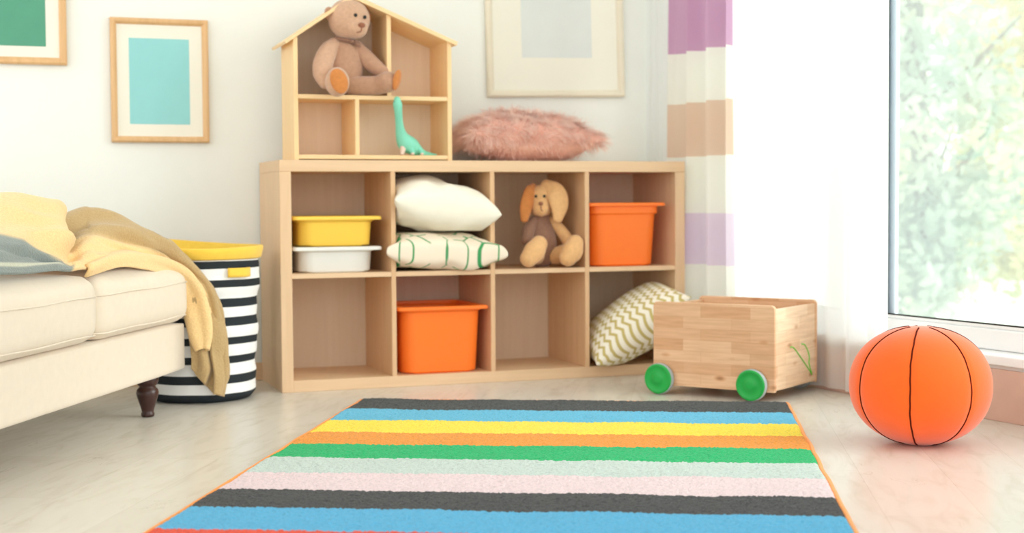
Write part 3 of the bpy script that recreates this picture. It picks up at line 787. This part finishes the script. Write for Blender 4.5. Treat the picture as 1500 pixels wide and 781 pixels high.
# ------------------------------------------------------------------ throw blanket
NET = [[(-0.976, -0.713, 0.57), (-0.972, -0.827, 0.635), (-0.969, -0.998, 0.593), (-0.966, -1.168, 0.552), (-0.964, -1.281, 0.51), (-0.963, -1.36, 0.47)], [(-0.86, -0.548, 0.575), (-0.86, -0.716, 0.639), (-0.861, -0.895, 0.601), (-0.863, -1.052, 0.553), (-0.865, -1.163, 0.506), (-0.866, -1.23, 0.465)], [(-0.782, -0.532, 0.574), (-0.784, -0.666, 0.635), (-0.788, -0.821, 0.598), (-0.792, -0.931, 0.545), (-0.795, -1.019, 0.496), (-0.797, -1.086, 0.458)], [(-0.717, -0.453, 0.563), (-0.723, -0.54, 0.619), (-0.723, -0.719, 0.576), (-0.722, -0.832, 0.53), (-0.726, -0.897, 0.487), (-0.735, -0.96, 0.456)], [(-0.688, -0.378, 0.552), (-0.693, -0.42, 0.593), (-0.689, -0.557, 0.536), (-0.686, -0.693, 0.498), (-0.685, -0.806, 0.475), (-0.693, -0.892, 0.456)], [(-0.615, -0.336, 0.551), (-0.616, -0.37, 0.602), (-0.62, -0.48, 0.559), (-0.624, -0.59, 0.512), (-0.627, -0.679, 0.478), (-0.632, -0.765, 0.456)], [(-0.521, -0.306, 0.539), (-0.522, -0.328, 0.589), (-0.533, -0.412, 0.545), (-0.546, -0.473, 0.5), (-0.555, -0.535, 0.472), (-0.566, -0.62, 0.454)], [(-0.43, -0.285, 0.487), (-0.432, -0.295, 0.538), (-0.449, -0.343, 0.507), (-0.466, -0.379, 0.48), (-0.482, -0.416, 0.46), (-0.495, -0.476, 0.447)], [(-0.367, -0.25, 0.423), (-0.352, -0.235, 0.482), (-0.376, -0.268, 0.467), (-0.397, -0.291, 0.452), (-0.414, -0.316, 0.439), (-0.427, -0.343, 0.427)], [(-0.305, -0.214, 0.348), (-0.27, -0.187, 0.391), (-0.296, -0.197, 0.399), (-0.319, -0.207, 0.4), (-0.339, -0.219, 0.394), (-0.356, -0.233, 0.387)], [(-0.265, -0.212, 0.263), (-0.227, -0.187, 0.312), (-0.253, -0.196, 0.318), (-0.279, -0.2, 0.323), (-0.303, -0.198, 0.315), (-0.329, -0.191, 0.305)], [(-0.252, -0.219, 0.179), (-0.21, -0.184, 0.206), (-0.238, -0.192, 0.203), (-0.267, -0.194, 0.209), (-0.293, -0.198, 0.206), (-0.32, -0.189, 0.2)], [(-0.248, -0.221, 0.095), (-0.205, -0.187, 0.093), (-0.232, -0.196, 0.102), (-0.259, -0.199, 0.118), (-0.288, -0.201, 0.136), (-0.315, -0.192, 0.154)], [(-0.247, -0.222, 0.036), (-0.225, -0.188, 0.026), (-0.246, -0.188, 0.036), (-0.271, -0.192, 0.059), (-0.294, -0.197, 0.088), (-0.316, -0.192, 0.116)]]
F2 = [[(-0.664, -0.780, 0.452), (-0.663, -0.810, 0.438)], [(-0.559, -0.534, 0.483), (-0.564, -0.643, 0.45)], [(-0.48, -0.383, 0.473), (-0.492, -0.5, 0.438)], [(-0.402, -0.277, 0.452), (-0.426, -0.354, 0.419)], [(-0.320, -0.206, 0.406), (-0.376, -0.262, 0.389)], [(-0.270, -0.196, 0.345), (-0.340, -0.190, 0.326)], [(-0.252, -0.197, 0.271), (-0.328, -0.192, 0.262)], [(-0.256, -0.200, 0.219), (-0.316, -0.196, 0.205)], [(-0.278, -0.203, 0.166), (-0.300, -0.200, 0.168)]]
def knit_mat():
    m, nt, N, L, P = new_mat('banded_knit_wool')
    at = N.new('ShaderNodeAttribute'); at.attribute_name = 'dye'
    v = coords(N, L, (1, 1, 1))
    n = N.new('ShaderNodeTexNoise'); n.inputs['Scale'].default_value = 220; L.new(v, n.inputs['Vector'])
    r = ramp(N, [(.3, (.88, .86, .84, 1)), (.7, (1, 1, 1, 1))]); L.new(n.outputs['Fac'], r.inputs['Fac'])
    mx = N.new('ShaderNodeMix'); mx.data_type = 'RGBA'; mx.blend_type = 'MULTIPLY'; mx.inputs['Factor'].default_value = 1
    L.new(at.outputs['Color'], mx.inputs[6]); L.new(r.outputs['Color'], mx.inputs[7]); L.new(mx.outputs[2], P.inputs['Base Color'])
    P.inputs['Roughness'].default_value = .95; P.inputs['Sheen Weight'].default_value = .3; P.inputs['Specular IOR Level'].default_value = .1
    vo = N.new('ShaderNodeTexVoronoi'); vo.inputs['Scale'].default_value = 150; L.new(v, vo.inputs['Vector'])
    b = N.new('ShaderNodeBump'); b.inputs['Strength'].default_value = .6; b.inputs['Distance'].default_value = .002
    L.new(vo.outputs['Distance'], b.inputs['Height']); L.new(b.outputs['Normal'], P.inputs['Normal'])
    return m
M_knit = knit_mat()
YL, YT, GR = lin((250, 216, 158)), lin((194, 166, 120)), lin((138, 148, 146))
def sheet(net, nu, nv, dye, fold):
    """tensor Catmull-Rom cloth from a control net of rows running across the strip"""
    rows = [cr(c, nv) for c in net]                 # per column, fine across
    k = len(rows[0])
    lines = [cr([rows[i][j] for i in range(len(rows))], nu) for j in range(k)]
    bm = bmesh.new(); ly = bm.loops.layers.float_color.new('dye')
    V = []
    for j in range(k):
        V.append([bm.verts.new(p) for p in lines[j]])
    nn = len(V[0])
    bm.verts.ensure_lookup_table()
    off = {}
    for j in range(k):
        for i in range(nn):
            a = Vector(V[j][min(nn - 1, i + 1)].co) - Vector(V[j][max(0, i - 1)].co)
            b = Vector(V[min(k - 1, j + 1)][i].co) - Vector(V[max(0, j - 1)][i].co)
            nrm = a.cross(b)
            if nrm.length > 0: nrm.normalize()
            off[V[j][i]] = nrm * fold(i / nu, j / nv, V[j][i].co)
    for v, d in off.items(): v.co += d
    for j in range(k - 1):
        for i in range(nn - 1):
            f = bm.faces.new((V[j][i], V[j][i + 1], V[j + 1][i + 1], V[j + 1][i]))
            for l, (p, q) in zip(f.loops, ((i, j), (i + 1, j), (i + 1, j + 1), (i, j + 1))): l[ly] = dye(p / nu, q / nv)
    return bm
def lerp4(a, b, f):
    f = max(0, min(1, f)); return tuple(a[i] * (1 - f) + b[i] * f for i in range(4))
def sst(a, b, x):
    x = max(0, min(1, (x - a) / (b - a))); return x * x * (3 - 2 * x)
def dye1(u, v):
    # u 0..13 along, v 0..5 from back ridge to front edge
    tan = sst(3.2, 3.6, u)
    if u <= 8.6: tan *= 1 - sst(2.3, 2.9, v)
    c = lerp4(YL, YT, tan)
    g = sst(-.12, .12, v - (3.05 + .52 * (u - 1))) * (1 - sst(3.9, 4.1, u))
    c = lerp4(c, GR, g)
    k = sst(.0, .06, v - 4.42) * (1 - sst(.0, .06, v - 4.62)) * (1 - sst(3.0, 3.5, u))
    return lerp4(c, lin((206, 208, 190)), k)
def fold1(u, v, p):
    a = .010 * math.sin(v * 3.4 + u * .9 + 1.0) * min(1, u / 3) + .007 * noise.noise(Vector((u * .9, v * 1.4, 2)))
    if u > 8: a = .010 * math.sin(v * 3.3 + .6 + .15 * u) + .005 * noise.noise(Vector((u * .6, v * 2.5, 5)))
    if u < 5: a += .008 * math.sin(v * 2.2 - u * 1.2)
    n1 = 1 - abs(noise.noise(Vector((u * .55 - v * .9, v * .8 + u * .25, 7)))) * 3      # ridged creases running diagonally
    b = .011 * n1 * sst(.5, 2, u)
    b -= .030 * math.exp(-((u - 3.75 - .08 * v) / .32) ** 2) * sst(.3, 1.2, v) * (1 - sst(3.4, 4.4, v))   # deep valley beside the first heap
    b += .016 * math.exp(-((u - 3.1) / .4) ** 2) * (1 - sst(3.0, 4.0, v))
    if u < 9: b -= .013 * math.exp(-((v - 2.75 + .12 * (u - 4)) / .22) ** 2) * sst(3.6, 4.2, u)
    if u < 4: b -= .012 * math.exp(-((v - 3.75 - .3 * (u - 1)) / .16) ** 2)
    if u > 9: b *= .7
    return FS * (a + b) * min(1, (5 - v) / 1.0 + .2)
FS = -.8
for i in range(7):   # back edge lies down on the seat behind the heap
    p = NET[i][0]; NET[i][0] = (p[0] - .05, p[1] + .05, .468)
tw = thing('throw_blanket', 'ochre and grey knitted throw heaped on the sofa and hanging over its end', 'blanket', (-.6, -.6, .46))
iv = inv(tw)
o = link('knit_cloth', sheet(NET, 12, 12, dye1, fold1), M_knit, tw, True, M=iv, solid=.008)
o = link('folded_edge', sheet([[a, tuple((np.array(a) + np.array(b)) / 2 + np.array([.010, -.022, .012])), b] for a, b in F2], 8, 8, lambda u, v: YL,
         lambda u, v, p: -.006 + FS * .008 * math.cos(v * 6.0 + .35 * u) * sst(1, 4, u)), M_knit, tw, True, M=iv, solid=.007)
o['label'] = 'pale yellow edge of the throw'

# ------------------------------------------------------------------ rug
rugc = [((58, 62, 62), 0), ((96, 186, 222), .225), ((252, 226, 70), .44), ((242, 156, 56), .645), ((14, 182, 108), .83), ((202, 216, 210), 1.03),
        ((236, 213, 217), 1.215), ((62, 62, 63), 1.407), ((86, 176, 220), 1.585), ((232, 78, 48), 1.784), ((253, 226, 66), 1.98), ((18, 196, 120), 2.18)]
RS = 2.38
def rug_mat():
    m, nt, N, L, P = new_mat('striped_wool_pile')
    uv = N.new('ShaderNodeUVMap'); uv.uv_map = 'pile'; sp = N.new('ShaderNodeSeparateXYZ'); L.new(uv.outputs[0], sp.inputs[0])
    n = N.new('ShaderNodeTexNoise'); n.inputs['Scale'].default_value = 90; n.inputs['Detail'].default_value = 3; L.new(uv.outputs[0], n.inputs['Vector'])
    a = N.new('ShaderNodeMath'); a.operation = 'MULTIPLY_ADD'; a.inputs[1].default_value = .007; L.new(n.outputs['Fac'], a.inputs[0]); L.new(sp.outputs['Y'], a.inputs[2])
    b_ = N.new('ShaderNodeMath'); b_.operation = 'SUBTRACT'; b_.inputs[1].default_value = .0035; L.new(a.outputs[0], b_.inputs[0])
    r = ramp(N, [(s / RS, lin(c)) for c, s in rugc], 'CONSTANT'); L.new(b_.outputs[0], r.inputs['Fac'])
    tc = N.new('ShaderNodeTexCoord')
    n2 = N.new('ShaderNodeTexNoise'); n2.inputs['Scale'].default_value = 130; n2.inputs['Detail'].default_value = 4; L.new(tc.outputs['Object'], n2.inputs['Vector'])
    r2 = ramp(N, [(.32, (.74, .76, .78, 1)), (.55, (1, 1, 1, 1))]); L.new(n2.outputs['Fac'], r2.inputs['Fac'])
    mx = N.new('ShaderNodeMix'); mx.data_type = 'RGBA'; mx.blend_type = 'MULTIPLY'; mx.inputs['Factor'].default_value = .75
    L.new(r.outputs['Color'], mx.inputs[6]); L.new(r2.outputs['Color'], mx.inputs[7]); L.new(mx.outputs[2], P.inputs['Base Color'])
    P.inputs['Roughness'].default_value = .95; P.inputs['Specular IOR Level'].default_value = .1; P.inputs['Sheen Weight'].default_value = .15
    bp = N.new('ShaderNodeBump'); bp.inputs['Strength'].default_value = .8; bp.inputs['Distance'].default_value = .004
    n3 = N.new('ShaderNodeTexNoise'); n3.inputs['Scale'].default_value = 260; L.new(tc.outputs['Object'], n3.inputs['Vector'])
    L.new(n3.outputs['Fac'], bp.inputs['Height']); L.new(bp.outputs['Normal'], P.inputs['Normal'])
    return m
RA = Vector((.185, -.325, 0)); RB = Vector((1.362, -.885, 0)); Rd = Vector((-.4475, -.8943, 0))
rg = thing('striped_rug', 'colourful striped wool rug lying flat on the floor', 'rug', tuple((RA + RB) / 2 + Rd * 1.1))
iv = inv(rg)
bm = bmesh.new(); nu_, ns_ = 330, 560; uvl = None
pos = []
def rug_pt(u, s):
    p = RA.lerp(RB, u) + Rd * s
    wob = .006 * noise.noise(Vector((u * 4, s * 3, 1)))
    if s < .02: wob += .006 * noise.noise(Vector((u * 11, 0, 9)))
    return p + Rd * wob * (1 if s < .1 else 0) + (RB - RA).normalized() * (.004 * noise.noise(Vector((s * 6, u > .5, 3))))
V = []
for j in range(ns_ + 1):
    row = []
    for i in range(nu_ + 1):
        u = i / nu_; s = RS * j / ns_
        p = rug_pt(u, s)
        e = min(u * 1.3, (1 - u) * 1.3, s, RS - s)
        z = .015 + .003 * noise.noise(Vector((u * 7, s * 5, 0))) + .0016 * random.uniform(-1, 1) + .0012 * noise.noise(Vector((u * 90, s * 90, 0)))
        if e < .010: z *= .35 + .65 * math.sqrt(max(0, e / .010))
        row.append(bm.verts.new((p.x, p.y, z)))
    V.append(row)
uvl = bm.loops.layers.uv.new('pile')
for j in range(ns_):
    for i in range(nu_):
        f = bm.faces.new((V[j][i], V[j + 1][i], V[j + 1][i + 1], V[j][i + 1]))
        for l, (a, b) in zip(f.loops, ((i, j), (i, j + 1), (i + 1, j + 1), (i + 1, j))): l[uvl].uv = (a / nu_, b / ns_)
B_ = [bm.verts.new((v.co.x, v.co.y, .0008)) for v in (V[0][0], V[-1][0], V[-1][-1], V[0][-1])]
bm.faces.new(B_)
link('pile', bm, rug_mat(), rg, True, M=iv)
bm = bmesh.new(); pts = []
for k in range(61): pts.append(rug_pt(k / 60, 0))
for k in range(1, 101): pts.append(rug_pt(1, RS * k / 100))
for k in range(1, 61): pts.append(rug_pt(1 - k / 60, RS))
for k in range(1, 100): pts.append(rug_pt(0, RS * (1 - k / 100)))
pts.append(pts[0])
cen = (RA + RB) / 2 + Rd * RS / 2
pts = [(p + (p - cen).normalized() * .002) + Vector((0, 0, .0068)) for p in pts]
loft(bm, pts, [(.0062, .0060)] * len(pts), seg=8, n=1, up=(0, 0, 1), cap=False)
o = link('binding', bm, fabric('orange_binding', (252, 150, 44), scale=80, var=.1), rg, True, M=iv); o['label'] = 'orange stitched edge'

# ------------------------------------------------------------------ wooden wagon
wg = thing('toy_wagon', 'pine toy box on green wheels standing beside the rug', 'toy wagon', (1.1190, -.4596, 0), -.943)
WL, Wd_, z0, z1, th = .422, .338, .0290, .2975, .014
def rounded(x0, x1, a0, a1, r):
    P = [(x0, a0), (x1, a0)]
    for cx_, an in ((x1 - r, 0), (x0 + r, 90)):
        for k in range(7):
            t = math.radians(an + 90 * k / 6); P.append((cx_ + r * math.cos(t), a1 - r + r * math.sin(t)))
    return P
for y in (0, Wd_ - th):
    bm = bmesh.new(); prism(bm, rounded(0, WL, z0, z1, .014), y, y + th); link('side_panel', bm, M_pine_j, wg, bevel=.0025)
for x in (.004, WL - th - .002):
    bm = bmesh.new(); add_box(bm, (x, th + .0004, z0 + .004), (x + th, Wd_ - th - .0004, z1 - .012)); e_ = link('end_panel', bm, M_pine_l, wg, bevel=.002)
    if x > .1: EP = e_
link('bottom_board', box_bm((.0185, th + .0004, z0 + .012), (WL - .0165, Wd_ - th - .0004, z0 + .024)), M_pine_j, wg)
def side_pt(px, py):
    s = (px - 1136) / 62.5; zb_ = 574.5 - 16.5 * s; zt = 447.5 - 9 * s
    return (WL - .001, .01 + s * (Wd_ - .01), z0 + (zb_ - py) / (zb_ - zt) * (z1 - z0))
bm = bmesh.new()
loft(bm, [side_pt(*q) for q in ((1157.5, 508.5), (1160, 507.5), (1165, 512), (1172, 521.5), (1179, 531), (1184, 538), (1190.4, 547.5))], [.0017] * 7, seg=8, up=(1, 0, 0))
loft(bm, [side_pt(*q) for q in ((1174.5, 503.5), (1179, 504.5), (1184, 513.5), (1186.5, 524), (1185.8, 531), (1190.2, 546.5))], [.0017] * 6, seg=8, up=(1, 0, 0))
o = link('drawn_sprout', bm, M_stroke, EP, True); o['label'] = 'green hand drawn sprout lines'
def wheel(x, y, s):
    M = Matrix.Translation((x, y, .0508)) @ Matrix.Rotation(PI / 2 * s, 4, 'X')    # local +z points outwards
    bm = bmesh.new(); lathe(bm, [(.012, -.013), (.044, -.013), (.0485, -.011), (.050, -.006), (.050, .004), (.0485, .006), (.046, .007)], seg=56)
    w = link('wheel', bm, M_tyre, wg, True, bevel=.001, M=M)
    bm = bmesh.new(); lathe(bm, [(.0475, .005), (.0478, .0095), (.046, .012), (.040, .0125), (.038, .0108), (.018, .0108), (.016, .0135), (.008, .0145), (.001, .0147)], seg=56, capb=False)
    link('wheel_disc', bm, M_wheel, w, True, M=M)
    return w
for x in (.030, .352):
    wheel(x, -.0165, 1); wheel(x, Wd_ + .0165, -1)
    bm = bmesh.new(); loft(bm, [(x, -.008, .0508), (x, Wd_ / 2, .0508), (x, Wd_ + .008, .0508)], [.004] * 3, seg=12, up=(0, 0, 1)); link('axle', bm, M_axle, wg, True)

# ------------------------------------------------------------------ basketball pouf
BCX, BCY, BR, BH = 1.330, -1.588, .1765, .1495
pf = thing('basketball_pouf', 'orange fabric basketball cushion with dark seams on the floor by the window', 'pouf', (BCX, BCY, 0))
vd = math.atan2(-4.657 - BCY, -.878 - BCX)      # direction towards the viewer
angs = [vd + math.radians(a) for a in (-57, -8, 43.6, 95, 146, 197, 249)]
def ball_r(phi, a):
    """superellipse profile with a shallow groove along each seam"""
    c, s = math.cos(phi), math.sin(phi)
    r = BR * (abs(c) ** .92); z = BH + BH * (1 if s > 0 else -1) * abs(s) ** .95
    if z < .004: z = .0008 + z * .2
    g = min(abs((a - q + PI) % (2 * PI) - PI) for q in angs)
    r -= .0028 * math.exp(-(g / .05) ** 2) * c
    r *= 1 + .004 * math.sin(3 * a + 1) * c
    return r, z
bm = bmesh.new(); rings = []
NA = 168
for j in range(61):
    phi = -PI / 2 + PI * (j + .02) / 60.04
    ring = []
    for i in range(NA):
        a = 2 * PI * i / NA; r, z = ball_r(phi, a)
        ring.append(bm.verts.new((r * math.cos(a), r * math.sin(a), z)))
    rings.append(ring)
for A, B in zip(rings, rings[1:]):
    for i in range(NA): bm.faces.new((A[i], A[(i + 1) % NA], B[(i + 1) % NA], B[i]))
bm.faces.new(rings[0][::-1]); bm.faces.new(rings[-1])
link('cover', bm, M_ball, pf, True)
for q in angs:
    bm = bmesh.new(); P = []
    for j in range(41):
        phi = math.radians(-80 + 161 * j / 40); a = q + .005 * math.sin(j * .5 + q) + .0025 * math.sin(j * 1.7 + q)
        r, z = ball_r(phi, q); P.append((r * math.cos(a), r * math.sin(a), max(.0025, z)))
    loft(bm, P, [.0021] * len(P), seg=8, n=2, up=(math.cos(q), math.sin(q), .01)); link('seam', bm, M_seam, pf, True)

# ------------------------------------------------------------------ garden behind the glass
def leafmat(name, rgb, k=.5):
    m, nt, N, L, P = new_mat(name)
    c = lin(rgb); df = N.new('ShaderNodeBsdfDiffuse'); tl = N.new('ShaderNodeBsdfTranslucent'); a = N.new('ShaderNodeMixShader')
    n = N.new('ShaderNodeTexNoise'); n.inputs['Scale'].default_value = 1.6; n.inputs['Detail'].default_value = 3; L.new(coords(N, L), n.inputs['Vector'])
    r = ramp(N, [(.35, (c[0] * .78, c[1] * .86, c[2] * .86, 1)), (.5, c), (.66, (min(1, c[0] * 1.35), min(1, c[1] * 1.15), c[2] * .95, 1))]); L.new(n.outputs['Fac'], r.inputs['Fac'])
    L.new(r.outputs['Color'], df.inputs[0]); L.new(r.outputs['Color'], tl.inputs[0]); a.inputs[0].default_value = k
    L.new(df.outputs[0], a.inputs[1]); L.new(tl.outputs[0], a.inputs[2]); L.new(a.outputs[0], N['Material Output'].inputs['Surface'])
    return m
M_leaf = [leafmat('pale_leaf', (190, 202, 180)), leafmat('blue_green_leaf', (180, 198, 190)), leafmat('yellow_leaf', (218, 214, 160))]
M_bark = plain('grey_bark', (128, 116, 100), .9, .1, var=.2)
def tree(label, x, y, R, h, nl, mt, seed):
    rnd = random.Random(seed)
    t = thing('garden_tree', label, 'tree', (x, y, -.35), 0)
    bm = bmesh.new(); loft(bm, [(0, 0, 0), (.05, .02, h * .35), (-.03, .05, h * .7), (.02, 0, h * .95)], [.09, .07, .05, .02], seg=12, up=(0, -1, .1))
    for k in range(7):
        a = rnd.uniform(0, 6.28); z = h * rnd.uniform(.25, .7)
        loft(bm, [(0, 0, z), (R * .4 * math.cos(a), R * .4 * math.sin(a), z + .25), (R * .8 * math.cos(a), R * .8 * math.sin(a), z + .55)], [.035, .022, .008], seg=8, n=3, up=(0, -.1, 1))
    link('trunk', bm, M_bark, t, True)
    bm = bmesh.new()
    cl = [(Vector((rnd.gauss(0, R * .5), rnd.gauss(0, R * .5), rnd.uniform(.12, 1) * h)), rnd.uniform(.22, .45)) for _ in range(46)]
    for _ in range(nl):
        c, cr_ = rnd.choice(cl)
        d = Vector((rnd.gauss(0, 1), rnd.gauss(0, 1), rnd.gauss(0, 1))).normalized() * cr_ * rnd.random() ** .4
        p = c + d; s = rnd.uniform(.035, .07)
        n = (d.normalized() + Vector((rnd.gauss(0, .6), rnd.gauss(0, .6), rnd.gauss(0, .6)))).normalized()
        a = n.orthogonal().normalized(); b = n.cross(a)
        th_ = rnd.uniform(0, 6.28); u = a * math.cos(th_) + b * math.sin(th_); w = n.cross(u)
        P = [p - u * s, p - u * s * .3 + w * s * .45 + n * s * .1, p + u * s * .5 + w * s * .35, p + u * s, p + u * s * .5 - w * s * .35, p - u * s * .3 - w * s * .45 + n * s * .1]
        bm.faces.new([bm.verts.new(q) for q in P])
    me = link('foliage', bm, mt, t)
    return t
tree('pale green leafy tree nearest the window glass in the garden', 4.6, 3.0, .8, 3.4, 9000, M_leaf[0], 1)
tree('yellowish tree at the right of the garden view', 6.5, 4.1, .9, 3.8, 9000, M_leaf[2], 2)
tree('blue green tree farther back in the garden view', 5.4, 7.6, 1.1, 4.2, 10000, M_leaf[1], 3)
tree('large pale tree farthest back in the garden view', 8.8, 6.6, 1.3, 4.6, 10000, M_leaf[0], 4)
gr = link('garden_ground', box_bm((2.6, -12, -.5), (26, 24, -.4)), fabric('pale_lawn', (206, 216, 190), scale=3, var=.1)); struct(gr)

# ------------------------------------------------------------------ light
w = bpy.data.worlds.new('World'); S.world = w; w.use_nodes = True
N = w.node_tree.nodes; L = w.node_tree.links
bg = N['Background']
tc = N.new('ShaderNodeTexCoord'); sp = N.new('ShaderNodeSeparateXYZ'); L.new(tc.outputs['Generated'], sp.inputs[0])
r = ramp(N, [(0, (.86, .84, .80, 1)), (.48, (1.0, .98, .95, 1)), (.52, (.97, .985, 1, 1)), (1, (.90, .96, 1, 1))])
mm = N.new('ShaderNodeMath'); mm.operation = 'MULTIPLY_ADD'; mm.inputs[1].default_value = .5; mm.inputs[2].default_value = .5
L.new(sp.outputs['Z'], mm.inputs[0]); L.new(mm.outputs[0], r.inputs['Fac']); L.new(r.outputs['Color'], bg.inputs['Color'])
bg.inputs['Strength'].default_value = 1.45
def sun(name, vec, strength, angle, col=(1, 1, 1)):
    l = bpy.data.lights.new(name, 'SUN'); l.energy = strength; l.angle = math.radians(angle); l.color = col
    o = bpy.data.objects.new(name, l); COL.objects.link(o)
    o.rotation_euler = Vector(vec).to_track_quat('-Z', 'Y').to_euler(); return o
sun('soft_daylight', (-.74, .52, -.42), 2.8, 45, (1, .99, .97))

# ------------------------------------------------------------------ camera
f, pitch, roll, cz = 2105.5, .0449, -.006, .6205
sx, sy, yaw = -.754, 4.6786, .3461
cp, sp_, c_, s_ = math.cos(pitch), math.sin(pitch), math.cos(roll), math.sin(roll)
F = Vector((0, cp, -sp_)); U = Vector((0, sp_, cp)); R = Vector((1, 0, 0))
R2 = R * c_ + U * s_; U2 = U * c_ - R * s_
Mz = Matrix.Rotation(-yaw, 3, 'Z')
F, U2, R2 = Mz @ F, Mz @ U2, Mz @ R2
C = Mz @ Vector((-sx, -sy, 0)) + Vector((0, 0, cz))
cam = bpy.data.cameras.new('Camera'); co = bpy.data.objects.new('Camera', cam); COL.objects.link(co); S.camera = co
co.matrix_world = Matrix(((R2.x, U2.x, -F.x, C.x), (R2.y, U2.y, -F.y, C.y), (R2.z, U2.z, -F.z, C.z), (0, 0, 0, 1)))
cam.sensor_width = 36; cam.lens = f / 1500 * 36; cam.clip_start = .05; cam.clip_end = 200
cam.dof.use_dof = True; cam.dof.focus_distance = 3.55; cam.dof.aperture_fstop = 2.8

S.view_settings.view_transform = 'Standard'; S.view_settings.look = 'None'
S.view_settings.exposure = .55; S.view_settings.gamma = 1; S.view_settings.use_curve_mapping = False
S.cycles.max_bounces = 10; S.cycles.diffuse_bounces = 6; S.cycles.transparent_max_bounces = 12
S.cycles.use_denoising = True
